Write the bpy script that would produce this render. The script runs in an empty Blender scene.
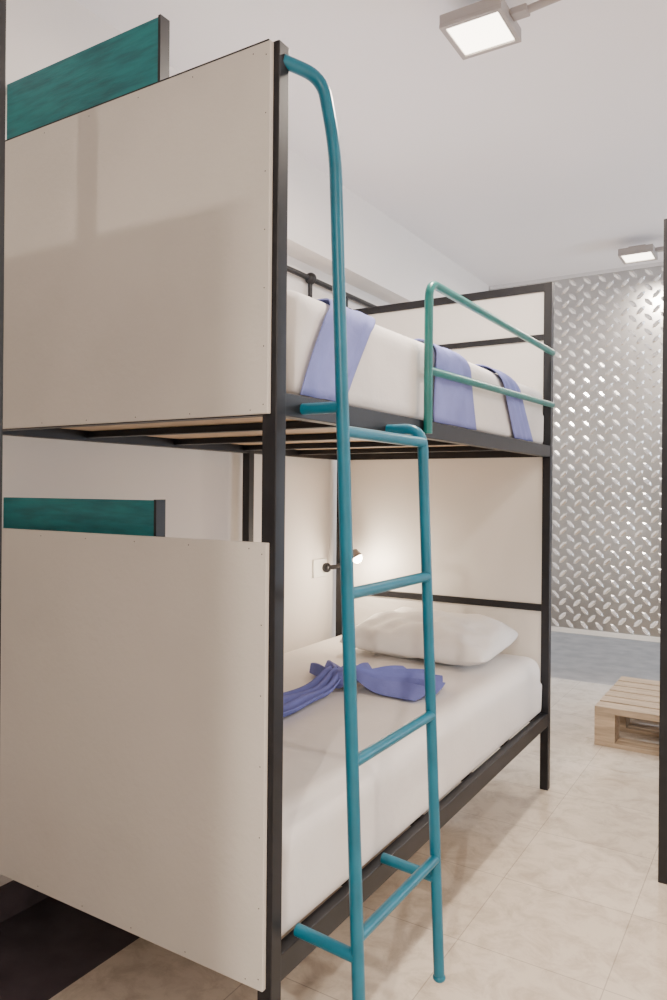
import bpy, bmesh, math, random
from mathutils import Vector, Matrix, noise
random.seed(3)
scene = bpy.context.scene
COL = scene.collection

# ---------------------------------------------------------------- materials
def mat(name, col, rough=0.5, metal=0.0, var=0.0, vscale=6.0, bump=0.0, bscale=40.0, stretch=(1,1,1), col2=None, spec=0.5):
    m = bpy.data.materials.new(name); m.use_nodes = True
    nt = m.node_tree; b = nt.nodes['Principled BSDF']
    b.inputs['Base Color'].default_value = (*col, 1)
    b.inputs['Roughness'].default_value = rough
    b.inputs['Metallic'].default_value = metal
    b.inputs['Specular IOR Level'].default_value = spec
    tc = nt.nodes.new('ShaderNodeTexCoord'); mp = nt.nodes.new('ShaderNodeMapping')
    mp.inputs['Scale'].default_value = stretch
    nt.links.new(tc.outputs['Object'], mp.inputs['Vector'])
    if var > 0 or col2:
        n = nt.nodes.new('ShaderNodeTexNoise'); n.inputs['Scale'].default_value = vscale
        n.inputs['Detail'].default_value = 5
        nt.links.new(mp.outputs[0], n.inputs['Vector'])
        r = nt.nodes.new('ShaderNodeValToRGB')
        c2 = col2 if col2 else tuple(c*(1-var) for c in col)
        r.color_ramp.elements[0].color = (*c2, 1); r.color_ramp.elements[0].position = 0.35
        r.color_ramp.elements[1].color = (*col, 1); r.color_ramp.elements[1].position = 0.65
        nt.links.new(n.outputs['Fac'], r.inputs[0]); nt.links.new(r.outputs[0], b.inputs['Base Color'])
    if bump > 0:
        n2 = nt.nodes.new('ShaderNodeTexNoise'); n2.inputs['Scale'].default_value = bscale
        n2.inputs['Detail'].default_value = 4
        nt.links.new(mp.outputs[0], n2.inputs['Vector'])
        bp = nt.nodes.new('ShaderNodeBump'); bp.inputs['Strength'].default_value = bump
        bp.inputs['Distance'].default_value = 0.01
        nt.links.new(n2.outputs['Fac'], bp.inputs['Height']); nt.links.new(bp.outputs[0], b.inputs['Normal'])
    return m

def emis(name, col, s):
    m = bpy.data.materials.new(name); m.use_nodes = True
    b = m.node_tree.nodes['Principled BSDF']
    b.inputs['Base Color'].default_value = (*col, 1)
    b.inputs['Emission Color'].default_value = (*col, 1)
    b.inputs['Emission Strength'].default_value = s
    return m

M_black = mat('black_steel', (0.010,0.010,0.014), 0.45, 0.1, 0.3, 20)
M_panel = mat('cream_board', (0.70,0.665,0.62), 0.8, 0, 0.08, 3, 0.12, 60, spec=0.2)
M_head = mat('head_board_white', (0.83,0.80,0.76), 0.5, 0, 0.03, 3)
M_wall = mat('wall_paint', (0.84,0.80,0.77), 0.8, 0, 0.03, 2, 0.08, 25)
M_ceil = mat('ceiling_paint', (0.89,0.87,0.90), 0.85, 0, 0.02, 1.5, 0.05, 20)
M_teal = mat('ladder_paint', (0.005,0.165,0.260), 0.35, 0, 0.2, 14, 0.03, 60)
M_green = mat('guard_paint', (0.006,0.175,0.160), 0.35, 0, 0.2, 14)
M_tboard = mat('teal_brushed_board', (0.010,0.225,0.245), 0.55, 0, 0.5, 5, 0.1, 20, (2,2,12), col2=(0.006,0.14,0.17))
M_sheet = mat('white_sheet', (0.87,0.83,0.80), 0.85, 0, 0.03, 5, 0.35, 9, spec=0.2)
M_pillow = mat('pillow_cotton', (0.90,0.88,0.86), 0.85, 0, 0.02, 5, 0.3, 14, spec=0.2)
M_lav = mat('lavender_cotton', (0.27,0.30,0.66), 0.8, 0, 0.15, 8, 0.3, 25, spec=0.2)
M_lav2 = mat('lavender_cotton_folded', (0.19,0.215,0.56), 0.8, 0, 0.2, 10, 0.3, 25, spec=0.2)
M_ply = mat('plywood', (0.66,0.47,0.30), 0.6, 0, 0.25, 4, 0, 1, (1,12,1))
M_wood = mat('pallet_wood', (0.58,0.45,0.32), 0.7, 0, 0.35, 5, 0.2, 30, (1,10,10))
M_metal = mat('tread_plate', (0.54,0.54,0.54), 0.30, 0.95, 0.2, 2.0)
M_metal2 = mat('tread_lozenge', (0.82,0.82,0.82), 0.25, 0.95)
M_plastic = mat('white_plastic', (0.8,0.8,0.78), 0.4)
M_grey = mat('lamp_grey', (0.35,0.32,0.31), 0.4)
M_conc = mat('grey_concrete', (0.56,0.50,0.45), 0.4, 0, 0.25, 8)
M_shade_base = mat('shade_and_baseboard_dark', (0.085,0.068,0.085), 0.6, 0, 0.4, 10)  # dark tone for the painted under-bed shade, also used on the baseboard
M_led = emis('led_lens', (1.0,0.90,0.75), 8)
M_bulb = emis('reading_bulb', (1.0,0.88,0.70), 25)
M_brass = mat('brass', (0.6,0.42,0.2), 0.35, 0.8)
M_added_locker = mat('added_locker_grey', (0.50,0.50,0.50), 0.45, 0.0, 0.05, 4)

# tiled floor
M_floor = bpy.data.materials.new('floor_tiles'); M_floor.use_nodes = True
nt = M_floor.node_tree; b = nt.nodes['Principled BSDF']
tc = nt.nodes.new('ShaderNodeTexCoord')
br = nt.nodes.new('ShaderNodeTexBrick'); br.offset = 0.0
br.inputs['Scale'].default_value = 1.0; br.inputs['Brick Width'].default_value = 0.40; br.inputs['Row Height'].default_value = 0.40
br.inputs['Mortar Size'].default_value = 0.0020; br.inputs['Mortar Smooth'].default_value = 0.5
br.inputs['Color1'].default_value = (0.79,0.70,0.59,1); br.inputs['Color2'].default_value = (0.72,0.63,0.52,1)
br.inputs['Mortar'].default_value = (0.50,0.43,0.36,1)
nt.links.new(tc.outputs['Object'], br.inputs['Vector'])
n = nt.nodes.new('ShaderNodeTexNoise'); n.inputs['Scale'].default_value = 10; n.inputs['Detail'].default_value = 10
n.inputs['Roughness'].default_value = 0.72; n.inputs['Distortion'].default_value = 0.6
nt.links.new(tc.outputs['Object'], n.inputs['Vector'])
r = nt.nodes.new('ShaderNodeValToRGB'); r.color_ramp.elements[0].color = (0.66,0.63,0.60,1); r.color_ramp.elements[0].position = 0.34
r.color_ramp.elements[1].color = (1,1,1,1); r.color_ramp.elements[1].position = 0.56
nt.links.new(n.outputs['Fac'], r.inputs[0])
mx = nt.nodes.new('ShaderNodeMixRGB'); mx.blend_type = 'MULTIPLY'; mx.inputs[0].default_value = 0.8
nt.links.new(br.outputs['Color'], mx.inputs[1]); nt.links.new(r.outputs[0], mx.inputs[2])
nt.links.new(mx.outputs[0], b.inputs['Base Color'])
b.inputs['Roughness'].default_value = 0.16

# ---------------------------------------------------------------- helpers
def link(o, parent=None):
    COL.objects.link(o)
    if parent: o.parent = parent
    return o

def empty(name):
    e = bpy.data.objects.new(name, None); e.empty_display_size = 0.1
    return link(e)

def from_bm(name, bm, m, parent=None, smooth=False):
    me = bpy.data.meshes.new(name); bm.normal_update(); bm.to_mesh(me); bm.free()
    if m: me.materials.append(m)
    if smooth:
        for p in me.polygons: p.use_smooth = True
    return link(bpy.data.objects.new(name, me), parent)

def box(name, lo, hi, m, parent=None, bev=0.0):
    bm = bmesh.new(); bmesh.ops.create_cube(bm, size=1.0)
    for v in bm.verts:
        v.co = Vector([(lo[i]+hi[i])/2 + v.co[i]*(hi[i]-lo[i]) for i in range(3)])
    if bev > 0:
        bmesh.ops.bevel(bm, geom=bm.edges[:], offset=bev, segments=2, affect='EDGES', profile=0.5)
    return from_bm(name, bm, m, parent)

def fillet(pts, rad):
    pts = [Vector(p) for p in pts]
    if rad <= 0: return pts
    out = [pts[0]]
    for i in range(1, len(pts)-1):
        a, c, d = pts[i-1], pts[i], pts[i+1]
        u = (a-c); w = (d-c)
        rr = min(rad, u.length*0.49, w.length*0.49)
        p0 = c + u.normalized()*rr; p1 = c + w.normalized()*rr
        for k in range(9):
            t = k/8
            out.append(p0*(1-t)**2 + c*2*t*(1-t) + p1*t*t)
    out.append(pts[-1]); return out

def tube(name, pts, r, m, parent=None, rad=0.0):
    pts = fillet(pts, rad)
    cu = bpy.data.curves.new(name, 'CURVE'); cu.dimensions = '3D'
    sp = cu.splines.new('POLY'); sp.points.add(len(pts)-1)
    for i, p in enumerate(pts): sp.points[i].co = (*p, 1)
    cu.bevel_depth = r; cu.bevel_resolution = 5; cu.use_fill_caps = True
    tmp = bpy.data.objects.new('tmp', cu); COL.objects.link(tmp)
    bpy.context.view_layer.update()
    dg = bpy.context.evaluated_depsgraph_get()
    me = bpy.data.meshes.new_from_object(tmp.evaluated_get(dg)); me.name = name
    bpy.data.objects.remove(tmp)
    me.materials.clear(); me.materials.append(m)
    for p in me.polygons: p.use_smooth = True
    return link(bpy.data.objects.new(name, me), parent)

def ball(name, c, r, m, parent=None, sc=(1,1,1)):
    bm = bmesh.new(); bmesh.ops.create_uvsphere(bm, u_segments=20, v_segments=12, radius=r)
    for v in bm.verts: v.co = Vector((v.co.x*sc[0]+c[0], v.co.y*sc[1]+c[1], v.co.z*sc[2]+c[2]))
    return from_bm(name, bm, m, parent, True)

# ---------------------------------------------------------------- room
CEIL = 2.75; WX = -1.98
SX = -1.57
flo = empty('floor')
box('tiles', (SX,-2.6,-0.05), (2.4,5.16,0), M_floor, flo)
box('tiles_near_wall', (-2.1,-2.6,-0.05), (SX,0.6,0), M_floor, flo)
box('underbed_shade_strip', (-2.1,0.6,-0.05), (SX,3.3,0), M_shade_base, flo)  # shade under the bed, painted as a dark piece of floor
box('tiles_far_wall', (-2.1,3.3,-0.05), (SX,5.16,0), M_floor, flo)
box('corridor_concrete', (-2.1,5.16,-0.05), (2.4,8.6,0), M_conc, flo)
box('ceiling', (-2.1,-2.6,CEIL), (2.4,8.6,CEIL+0.08), M_ceil)
box('wall_left', (WX-0.1,-2.6,0), (WX,8.6,CEIL), M_wall)
box('wall_back', (-2.1,8.5,0), (2.4,8.6,CEIL), M_wall)
# right wall with a window opening
wr = empty('wall_right')
WR = 2.25
box('pier_near', (WR,-2.6,0), (WR+0.1,3.7,CEIL), M_wall, wr)
box('pier_far', (WR,6.9,0), (WR+0.1,8.6,CEIL), M_wall, wr)
box('sill_wall', (WR,3.7,0), (WR+0.1,6.9,0.7), M_wall, wr)
box('lintel', (WR,3.7,2.6), (WR+0.1,6.9,CEIL), M_wall, wr)
wn = empty('window_1')
for i,y in enumerate((3.72,4.9,5.7,6.85)):
    box('mullion_%d'%i, (WR+0.02,y,0.7), (WR+0.07,y+0.05,2.6), M_plastic, wn)
box('rail_low', (WR+0.02,3.72,0.7), (WR+0.07,6.9,0.75), M_plastic, wn)
box('rail_top', (WR+0.02,3.72,2.55), (WR+0.07,6.9,2.6), M_plastic, wn)
box('baseboard_left', (WX,-2.6,0), (WX+0.012,5.1,0.10), M_shade_base)
box('ceiling_beam', (WX,-2.6,2.36), (-1.85,5.10,CEIL), M_wall)

# made-up tall lockers, unseen behind the camera, added to shade the bed end
lk = empty('added_shade_locker')
box('body', (-1.86,-0.95,0.06), (-0.24,-0.52,2.30), M_added_locker, lk, 0.004)  # body of the added lockers
for k in range(4):
    x0=-1.85+k*0.40
    for z0,z1 in ((0.09,1.16),(1.19,2.27)):
        box('added_locker_door', (x0+0.008,-0.52,z0), (x0+0.392,-0.505,z1), M_added_locker, lk, 0.003)
        box('added_locker_handle', (x0+0.33,-0.505,(z0+z1)/2-0.05), (x0+0.345,-0.488,(z0+z1)/2+0.05), M_black, lk, 0.002)
        for q in range(3): box('added_locker_vent', (x0+0.12,-0.5055,z1-0.12-q*0.03), (x0+0.28,-0.5035,z1-0.112-q*0.03), M_black, lk)
for x in (-1.84,-0.30):
    for y in (-0.93,-0.58): box('leg', (x,y,0), (x+0.04,y+0.04,0.06), M_black, lk)  # legs of the added lockers

# ---------------------------------------------------------------- tread plate partition
part = empty('tread_plate_partition')
PY = 5.12; PZ0, PZ1 = 0.36, 2.74; PX0, PX1 = -1.97, 1.9
box('sheet', (PX0,PY,PZ0), (PX1,PY+0.02,PZ1), M_metal, part)
bm = bmesh.new()
S = 0.068                                   # lattice pitch, lattice turned 45 degrees (real tread plate)
dx = S*math.sqrt(2); dz = S/math.sqrt(2)
row = 0; cz = PZ0+0.03
while cz < PZ1-0.03:
    cx = PX0 + 0.03 + (dx/2 if row%2 else 0)
    ang = math.radians(45 if row%2 else -45)
    ux, uz = math.cos(ang), math.sin(ang)
    while cx < PX1-0.03:
        def P(s,t,hh): return bm.verts.new((cx+s*ux-t*uz, PY-hh, cz+s*uz+t*ux))
        L=0.037; W=0.013
        e0=P(-L,0,0.0); e1=P(-L*0.45,W,0.0); e2=P(L*0.45,W,0.0); e3=P(L,0,0.0); e4=P(L*0.45,-W,0.0); e5=P(-L*0.45,-W,0.0)
        r0=P(-L*0.5,0,0.008); r1=P(L*0.5,0,0.008)
        for f in ((e0,e1,r0),(e1,e2,r1,r0),(e2,e3,r1),(e3,e4,r1),(e4,e5,r0,r1),(e5,e0,r0)):
            bm.faces.new(f)
        cx += dx
    cz += dz; row += 1
bmesh.ops.recalc_face_normals(bm, faces=bm.faces[:])
o = from_bm('lozenges', bm, M_metal2, part)
for x in (-0.62, 0.62):
    box('seam', (x-0.006,PY-0.008,PZ0), (x+0.006,PY,PZ1), M_metal2, part)
box('bottom_trim', (PX0,PY-0.012,PZ0-0.03), (PX1,PY+0.03,PZ0), M_plastic, part)
box('top_trim', (PX0,PY-0.01,PZ1-0.015), (PX1,PY+0.03,PZ1+0.01), M_metal2, part)
for x in (-1.9,-0.02,1.8):
    box('foot', (x,PY,0), (x+0.04,PY+0.03,PZ0), M_black, part)

# ---------------------------------------------------------------- bunk bed
XF, XB, Y1, Y2, H = -0.894, -1.93, 1.221, 3.213, 2.18
h = 0.0175
bunk = empty('bunk_bed')
def bar(n, lo, hi, m=M_black): return box(n, lo, hi, m, bunk, 0.002)
bar('post_near_right', (XF-h,Y1-h,0), (XF+h,Y1+h,H))
bar('post_far_right', (XF-h,Y2-h,0), (XF+h,Y2+h,H))
bar('post_near_left', (XB-h,Y1-h,0), (XB+h,Y1+h,H))
bar('post_far_left', (XB-h,Y2-h,0), (XB+h,Y2+h,H))
for y,nm in ((Y1,'near'),(Y2,'far')):
    for z0,z1 in ((H-0.035,H),(1.43,1.475),(0.28,0.325)):
        bar('cross_'+nm, (XB,y-h+0.002,z0), (XF,y+h-0.002,z1))
bar('cross_far_mid', (XB,Y2-h+0.002,1.935), (XF,Y2+h-0.002,1.96))
bar('cross_far_low', (XB,Y2-h+0.002,0.765), (XF,Y2+h-0.002,0.795))
for x,nm in ((XF,'front'),(XB,'rear')):
    for z0,z1 in ((1.43,1.478),(0.275,0.330)):
        bar('rail_'+nm, (x-h+0.002,Y1,z0), (x+h-0.002,Y2,z1))
bar('rear_upright', (XB-h,2.44,0.30), (XB+h,2.475,1.45))
for k in range(1,5):
    y = Y1 + k*(Y2-Y1)/5
    bar('slat_bar', (XB,y-0.015,1.440), (XF,y+0.015,1.46))
    bar('slat_bar_low', (XB,y-0.015,0.285), (XF,y+0.015,0.315))
box('plywood_deck_upper', (XB+0.03,Y1+0.03,1.461), (XF-0.03,Y2-0.03,1.474), M_ply, bunk)
box('plywood_deck_lower', (XB+0.10,Y1+0.10,0.316), (XF-0.12,Y2-0.10,0.329), M_ply, bunk)
# near end panels
PXR = XF+h-0.013
box('end_panel_upper', (XB-h,Y1-h-0.012,1.432), (PXR,Y1-h,H-0.003), M_panel, bunk, 0.0015)
box('end_panel_lower', (XB-h,Y1-h-0.012,0.277), (PXR,Y1-h,1.173), M_panel, bunk, 0.0015)
box('panel_top_trim', (XB-h,Y1-h-0.012,H-0.003), (XF,Y1-h,H), M_black, bunk)
bm = bmesh.new()
def screw(x,z):
    bmesh.ops.create_circle(bm, cap_ends=True, segments=10, radius=0.0014, matrix=Matrix.Translation((x,Y1-h-0.0128,z))@Matrix.Rotation(math.pi/2,4,'X'))
for z0,z1 in ((1.45,2.15),(0.30,1.15)):
    for k in range(7):
        screw(PXR-0.010, z0+(z1-z0)*k/6)
        screw(XB+0.02+k*(PXR-XB-0.03)/6.2, z1+0.010); screw(XB+0.02+k*(PXR-XB-0.03)/6.2, z0-0.010)
from_bm('panel_screws', bm, M_black, bunk)
# far end panels
box('head_panel_lower', (XB+h,Y2-0.006,0.335), (XF-h,Y2+0.006,1.435), M_head, bunk)
box('head_panel_upper', (XB+h,Y2-0.006,1.47), (XF-h,Y2+0.006,2.15), M_head, bunk)
# teal boards at foot end
for z0,z1,nm in ((1.70,2.385,'upper'),(0.70,1.252,'lower')):
    box('teal_board_'+nm, (-1.84,1.262,z0), (-1.268,1.288,z1), M_tboard, bunk, 0.001)
    box('teal_board_edge_'+nm, (-1.268,1.260,z0), (-1.260,1.290,z1+0.002), M_black, bunk)
# guard rail
gx = XF+h+0.010
tube('guard_rail_loop', [(gx,1.910,1.44),(gx,1.910,1.865),(gx,3.18,1.872)], 0.0125, M_green, bunk, 0.05)
tube('guard_rail_mid', [(gx,1.910,1.618),(gx,3.18,1.650)], 0.0115, M_green, bunk)

# ladder (bolted to the bunk, stands just proud of its front rail)
lad = empty('bunk_ladder')
YL, YR = 1.302, 1.69; R=0.0135
def lx(z): return -0.720 - 0.0425*z
tube('stile_near', [(XF+0.01,Y1+0.005,2.150),(lx(2.15)-0.018,YL-0.012,2.130),(lx(1.98),YL,1.98),(lx(0.06),YL,0.06)], R, M_teal, lad, 0.06)
tube('stile_far', [(XF+0.01,YR,1.435),(lx(1.44),YR,1.435),(lx(1.36),YR,1.33),(lx(0.09),YR,0.09)], R, M_teal, lad, 0.06)
for z in (1.40,1.068,0.728,0.378):
    tube('rung', [(lx(z),YL,z),(lx(z),YR,z)], 0.0125, M_teal, lad)
tube('bracket_top', [(XF+0.012,YL,1.45),(lx(1.45),YL,1.45)], 0.012, M_teal, lad)
tube('bracket_low_near', [(XF+0.012,YL,0.350),(lx(0.345),YL,0.340)], 0.013, M_teal, lad)
tube('bracket_low_far', [(XF+0.012,YR,0.340),(lx(0.335),YR,0.330)], 0.013, M_teal, lad)
for y,z in ((YL,0.06),(YR,0.09)):
    ball('foot_cap', (lx(z),y,z), 0.016, M_teal, lad, (1,1,0.7))

# ---------------------------------------------------------------- bedding
MX0, MX1 = -1.905, -0.900
MT1, MT2 = 0.575, 1.72
def rb(name, lo, hi, r, m, amp=0.004, n=(28,44,10), seed=0.0):
    c = Vector([(lo[i]+hi[i])/2 for i in range(3)]); hs = Vector([(hi[i]-lo[i])/2 for i in range(3)])
    bm = bmesh.new(); cache = {}
    def V(i,j,k):
        key=(i,j,k)
        if key in cache: return cache[key]
        p = Vector([(2*q/nn-1) for q,nn in zip(key,n)])
        p = Vector([math.sin(x*math.pi/2)*0.5+x*0.5 for x in p])
        p = Vector([p[q]*hs[q] for q in range(3)])
        rz = r if p.z > 0 else 0.018
        inner = Vector([math.copysign(min(abs(p[q]),hs[q]-rz),p[q]) for q in range(3)])
        d = p-inner
        nn_ = d.normalized() if d.length>1e-9 else Vector((0,0,1))
        if d.length>1e-9: p = inner + nn_*rz
        w = noise.noise(Vector((p.x*3,p.y*2.4,p.z*3+seed)))*amp + noise.noise(Vector((p.x*9,p.y*5,p.z*7+seed)))*amp*0.5
        if k == 0: w = 0
        p = p + nn_*w
        v = bm.verts.new(p+c); cache[key]=v; return v
    nx,ny,nz = n
    for i in range(nx):
        for j in range(ny):
            for k,f in ((0,1),(nz,0)):
                q=[V(i,j,k),V(i+1,j,k),V(i+1,j+1,k),V(i,j+1,k)]
                bm.faces.new(q[::-1] if f else q)
    for i in range(nx):
        for k in range(nz):
            for j,f in ((0,0),(ny,1)):
                q=[V(i,j,k),V(i+1,j,k),V(i+1,j,k+1),V(i,j,k+1)]
                bm.faces.new(q[::-1] if f else q)
    for j in range(ny):
        for k in range(nz):
            for i,f in ((0,1),(nx,0)):
                q=[V(i,j,k),V(i,j+1,k),V(i,j+1,k+1),V(i,j,k+1)]
                bm.faces.new(q[::-1] if f else q)
    return from_bm(name, bm, m, None, True)
rb('mattress', (MX0,1.245,0.334), (MX1,3.19,MT1), 0.06, M_sheet, n=(30,46,16))
rb('mattress', (MX0,1.30,1.481), (MX1,3.19,MT2), 0.05, M_sheet, n=(30,46,16), seed=4.0)

def pillow(name, c, ax, ay, hh, rotx, rotz, seed=0):
    bm = bmesh.new(); N=36; g={}
    for s in (1,-1):
        for i in range(N+1):
            for j in range(N+1):
                u=math.sin((2*i/N-1)*math.pi/2); v=math.sin((2*j/N-1)*math.pi/2)
                edge = i in (0,N) or j in (0,N)
                if s==-1 and edge: g[(s,i,j)]=g[(1,i,j)]; continue
                T = hh*(max(0,(1-u*u))**0.42)*(max(0,(1-v*v))**0.42)
                z = T if s>0 else -0.55*T
                x = ax*u*math.sqrt(1-0.14*v*v*v*v); y = ay*v*math.sqrt(1-0.14*u*u*u*u)
                x *= (1-0.03*(1-v*v)); y *= (1-0.05*(1-u*u))
                f=(1-u**6)*(1-v**6)
                z += noise.noise(Vector((u*2.0+seed,v*2.0,s)))*0.024*f
                z += noise.noise(Vector((u*5.0+seed,v*4.0,s+3)))*0.015*f
                g[(s,i,j)]=bm.verts.new((x,y,z))
    for s in (1,-1):
        for i in range(N):
            for j in range(N):
                q=[g[(s,i,j)],g[(s,i+1,j)],g[(s,i+1,j+1)],g[(s,i,j+1)]]
                bm.faces.new(q if s>0 else q[::-1])
    M = Matrix.Translation(c)@Matrix.Rotation(rotz,4,'Z')@Matrix.Rotation(rotx,4,'X')
    bmesh.ops.transform(bm, matrix=M, verts=bm.verts[:])
    return from_bm(name, bm, M_pillow, None, True)
pillow('pillow', (-1.315,2.925,MT1+0.076), 0.345, 0.225, 0.105, math.radians(6), math.radians(-2))

def drape(name, yt, yb, x_in=-1.35, ztop=MT2, zbot=1.482, off=0.010, seed=0.0):
    bm=bmesh.new(); r=0.05; path=[]
    xe = MX1
    for k in range(9): path.append((x_in+(xe-r-x_in)*k/8, ztop+off))
    for k in range(1,8):
        a=k/8*math.pi/2; path.append((xe-r+(r+off)*math.sin(a), ztop-r+(r+off)*math.cos(a)))
    for k in range(10): path.append((xe+off, ztop-r-(ztop-r-zbot)*k/9))
    n=len(path); W=28; rows=[]
    for s,(x,z) in enumerate(path):
        t = max(0,min(1,(s-7)/(n-8))); row=[]
        y0=yt[0]*(1-t)+yb[0]*t; y1=yt[1]*(1-t)+yb[1]*t
        for w in range(W+1):
            q=w/W; f=0.003*math.sin(q*9+seed+t*2)+0.002*math.sin(q*21+seed*2-t*3)
            px,pz=x,z
            if s>=9: px+=f+0.002
            else: pz+=f
            row.append(bm.verts.new((px,y0+(y1-y0)*q+0.006*math.sin(t*5+seed),pz)))
        rows.append(row)
    for s in range(n-1):
        for w in range(W):
            bm.faces.new((rows[s][w],rows[s+1][w],rows[s+1][w+1],rows[s][w+1]))
    o=from_bm(name,bm,M_lav,None,True)
    md=o.modifiers.new('s','SOLIDIFY'); md.thickness=0.003; md.offset=0
    return o
drape('lavender_sash', (1.49,1.72), (1.31,1.50), seed=0.3)
drape('lavender_sash', (2.02,2.26), (2.00,2.34), seed=1.3)
drape('lavender_sash', (2.50,2.68), (2.74,2.97), seed=2.1)

# bow of pleated lavender cloth on the lower bed
fc = empty('folded_lavender_sheet')
cx,cy=-1.345,2.24
def fan(a0,a1,npl,r0,r1,amp):
    bm=bmesh.new(); rows=[]; NA=npl*12; NR=14
    for i in range(NR+1):
        t=i/NR; row=[]
        for a in range(NA+1):
            q=a/NA
            ph=(q*npl)%1.0
            # leaning pleats: steep on one side, shallow on the other
            tri = ph/0.72 if ph<0.72 else (1-ph)/0.28
            ang=math.radians(a0+(a1-a0)*q)
            rad=0.02+t*(r0+(r1-r0)*math.sin(math.pi*q)+0.018*tri)
            z=MT1+0.010+(0.012+0.034*math.sin(math.pi*min(1,t*0.80)))*tri+0.045*math.exp(-((t-0.06)/0.25)**2)
            row.append(bm.verts.new((cx+rad*math.cos(ang),cy+rad*math.sin(ang),z)))
        rows.append(row)
    for i in range(NR):
        for a in range(NA): bm.faces.new((rows[i][a],rows[i+1][a],rows[i+1][a+1],rows[i][a+1]))
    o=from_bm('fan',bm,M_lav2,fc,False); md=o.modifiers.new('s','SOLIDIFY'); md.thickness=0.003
fan(0,78,5,0.27,0.34,1)
fan(88,150,4,0.22,0.27,1)
bm=bmesh.new(); rows=[]; NS=30; W=26
for s in range(NS+1):
    t=s/NS; row=[]
    px=cx-0.01-0.02*math.sin(t*2.5); py=cy-0.0-t*0.90
    wd=0.035+0.055*min(1,t*2.0)
    for w in range(W+1):
        q=w/W
        z=MT1+0.010+0.011*(1+math.sin(q*19+t*3))+0.045*math.exp(-(t/0.08)**2)+0.003*math.sin(t*20+q*4)
        row.append(bm.verts.new((px+(q-0.5)*2*wd, py, z)))
    rows.append(row)
for s in range(NS):
    for w in range(W): bm.faces.new((rows[s][w],rows[s][w+1],rows[s+1][w+1],rows[s+1][w]))
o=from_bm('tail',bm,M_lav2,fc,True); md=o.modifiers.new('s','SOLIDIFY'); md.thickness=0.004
bm=bmesh.new(); bmesh.ops.create_uvsphere(bm,u_segments=24,v_segments=14,radius=1)
for v in bm.verts:
    w=1+0.12*math.sin(math.atan2(v.co.z,v.co.x)*7)
    v.co=Vector((cx+v.co.x*0.050*w,cy-0.005+v.co.y*0.038,MT1+0.045+v.co.z*0.032*w))
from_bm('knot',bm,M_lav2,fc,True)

# ---------------------------------------------------------------- reading lamps, conduit
def reading_lamp(name, base, zz, head):
    e=empty(name)
    box('plate',(WX,base-0.075,zz-0.045),(WX+0.012,base+0.045,zz+0.045),M_plastic,e,0.003)
    ball('socket',(WX+0.025,base+0.02,zz),0.024,M_black,e)
    tube('arm',[(WX+0.025,base+0.02,zz),(WX+0.10,base+0.02,zz+0.01),(head[0]-0.02,head[1],head[2]-0.01)],0.011,M_black,e,0.03)
    bm=bmesh.new(); bmesh.ops.create_cone(bm,cap_ends=False,segments=24,radius1=0.030,radius2=0.018,depth=0.04)
    bmesh.ops.transform(bm,matrix=Matrix.Translation(head)@Matrix.Rotation(math.radians(-35),4,'Y'),verts=bm.verts[:])
    from_bm('shade',bm,M_grey,e,True)
    ball('bulb',(head[0]+0.012,head[1]-0.002,head[2]-0.016),0.026,M_bulb,e)
    return e
reading_lamp('reading_lamp', 3.10, 0.895, (-1.765,3.07,0.975))
cp = empty('conduit_pipe')
tube('run',[(-1.955,2.2,2.285),(-1.955,4.2,2.285)],0.013,M_black,cp)
tube('drop',[(-1.955,2.95,2.285),(-1.955,2.95,2.12)],0.011,M_black,cp)
ball('joint',(-1.952,2.95,2.285),0.028,M_black,cp)
ul = empty('wall_spot_lamp')
tube('stem',[(-1.955,3.29,2.285),(-1.955,3.29,2.20)],0.008,M_black,ul)
ball('cup',(-1.945,3.29,2.19),0.028,M_black,ul)
ball('face',(-1.925,3.28,2.185),0.018,M_brass,ul)

# ---------------------------------------------------------------- ceiling floodlights, including added unseen ones
def flood(name, x, y, power, arm=0.30, size=0.15):
    e=empty(name); z=2.655; s=0.094
    box('housing',(x-s,y-s,z),(x+s,y+s,z+0.030),M_grey,e,0.002)
    box('bezel_a',(x-s,y-s,z-0.010),(x+s,y-s+0.014,z+0.001),M_grey,e)
    box('bezel_b',(x-s,y+s-0.014,z-0.010),(x+s,y+s,z+0.001),M_grey,e)
    box('bezel_c',(x-s,y-s+0.014,z-0.010),(x-s+0.014,y+s-0.014,z+0.001),M_grey,e)
    box('bezel_d',(x+s-0.014,y-s+0.014,z-0.010),(x+s,y+s-0.014,z+0.001),M_grey,e)
    box('lens',(x-s+0.014,y-s+0.014,z-0.004),(x+s-0.014,y+s-0.014,z-0.001),M_led,e)
    box('heat_sink',(x-s*0.5,y-s*0.5,z+0.030),(x+s*0.5,y+s*0.5,z+0.05),M_grey,e,0.004)
    box('yoke',(x+s,y-0.02,z+0.01),(x+s+0.05,y+0.02,z+0.03),M_grey,e,0.003)
    tube('arm',[(x+s+0.04,y,z+0.02),(x+s+arm,y,z+0.04),(x+s+arm,y,CEIL)],0.011,M_grey,e,0.03)
    ld=bpy.data.lights.new(name+'_light','AREA'); ld.size=size; ld.energy=power; ld.color=(1,0.86,0.72)
    lo=bpy.data.objects.new('light',ld); lo.location=(x,y,z-0.012); link(lo,e)
    return e
flood('added_floodlight', -0.80, 2.12, 42)
flood('added_floodlight', -0.765, 4.60, 28)
flood('added_floodlight', 0.35, -1.90, 160, size=0.08)  # unseen lamp, added behind the camera to throw the locker shadow
flood('added_floodlight', 1.20, 1.70, 34)  # unseen extra lamp, added to brighten the room from the right

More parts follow.
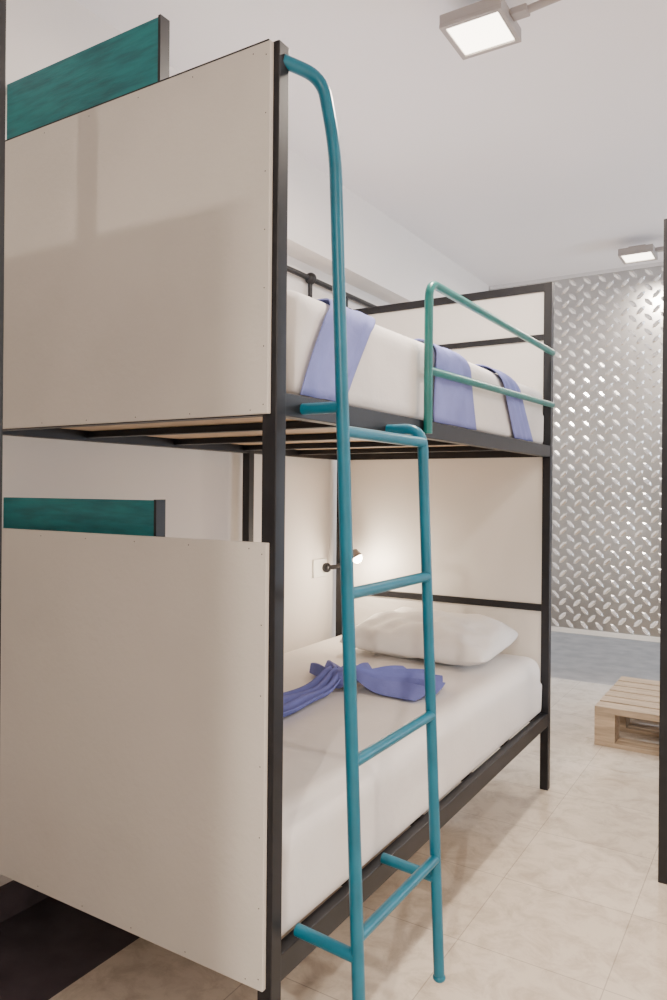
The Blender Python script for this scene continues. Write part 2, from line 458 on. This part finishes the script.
# ---------------------------------------------------------------- pallet
pal = empty('wooden_pallet')
px0,px1,py0,py1=-0.84,0.16,3.91,4.62
for x in (px0,(px0+px1)/2-0.05,px1-0.1):
    for y in (py0,(py0+py1)/2-0.06,py1-0.12):
        box('block',(x,y,0.022),(x+0.1,y+0.12,0.135),M_wood,pal,0.003)
for y in (py0,(py0+py1)/2-0.06,py1-0.12):
    box('runner',(px0,y,0),(px1,y+0.12,0.022),M_wood,pal,0.002)
for x in (px0,(px0+px1)/2-0.05,px1-0.1):
    box('stringer',(x,py0,0.135),(x+0.1,py1,0.165),M_wood,pal,0.002)
for k in range(6):
    y=py0+k*(py1-py0-0.1)/5
    box('deck_board',(px0,y,0.165),(px1,y+0.1,0.198+0.001*(k%2)),M_wood,pal,0.002)

# ---------------------------------------------------------------- second bunk (only its corner post is in frame)
b2 = empty('bunk_bed')
bx0,bx1,by0,by1=-0.342,1.66,2.663,3.60
for x in (bx0,bx1):
    for y in (by0,by1): box('post',(x-0.02,y-0.02,0),(x+0.02,y+0.02,H),M_black,b2,0.002)
for z0,z1 in ((H-0.035,H),(1.43,1.475),(0.28,0.325)):
    for x in (bx0,bx1): box('cross',(x-0.016,by0,z0),(x+0.016,by1,z1),M_black,b2)
for z0,z1 in ((1.43,1.475),(0.28,0.325)):
    for y in (by0,by1): box('rail',(bx0,y-0.016,z0),(bx1,y+0.016,z1),M_black,b2)
    box('deck',(bx0+0.02,by0+0.017,z1-0.02),(bx1-0.02,by1-0.017,z1),M_ply,b2)
rb('mattress',(bx0+0.03,by0+0.02,0.329),(bx1-0.03,by1-0.02,0.55),0.05,M_sheet,n=(20,14,8))
rb('mattress',(bx0+0.03,by0+0.02,1.479),(bx1-0.03,by1-0.02,1.68),0.05,M_sheet,n=(20,14,8))

box('steel_column',(-1.211,0.762,0),(-1.171,0.802,CEIL),M_black,None,0.002)

# ---------------------------------------------------------------- lights
def area(name, loc, rot, sx, sy, e, col):
    ld=bpy.data.lights.new(name,'AREA'); ld.shape='RECTANGLE'; ld.size=sx; ld.size_y=sy; ld.energy=e; ld.color=col
    o=bpy.data.objects.new(name,ld); o.location=loc; o.rotation_euler=rot; return link(o)
area('window_daylight',(2.6,5.3,1.7),(0,math.radians(90),0),1.9,3.1,200,(0.72,0.85,1.0))
pl=bpy.data.lights.new('reading_light','POINT'); pl.energy=7; pl.color=(1,0.82,0.62); pl.shadow_soft_size=0.02
po=bpy.data.objects.new('reading_light',pl); po.location=(-1.72,3.045,0.93); link(po)

w=bpy.data.worlds.new('World'); scene.world=w; w.use_nodes=True
bg=w.node_tree.nodes['Background']; bg.inputs[0].default_value=(1.0,0.95,0.94,1); bg.inputs[1].default_value=1.05

# ---------------------------------------------------------------- camera
cd=bpy.data.cameras.new('camera'); cam=bpy.data.objects.new('camera',cd); COL.objects.link(cam)
cd.sensor_width=36; cd.lens=26.75; cd.shift_y=-0.01
cam.matrix_world = Matrix.Translation((0,0,1.28))@Matrix.Rotation(math.radians(31.6),4,'Z')@Matrix.Rotation(math.radians(90),4,'X')@Matrix.Rotation(math.radians(0.5),4,'Z')
scene.camera=cam
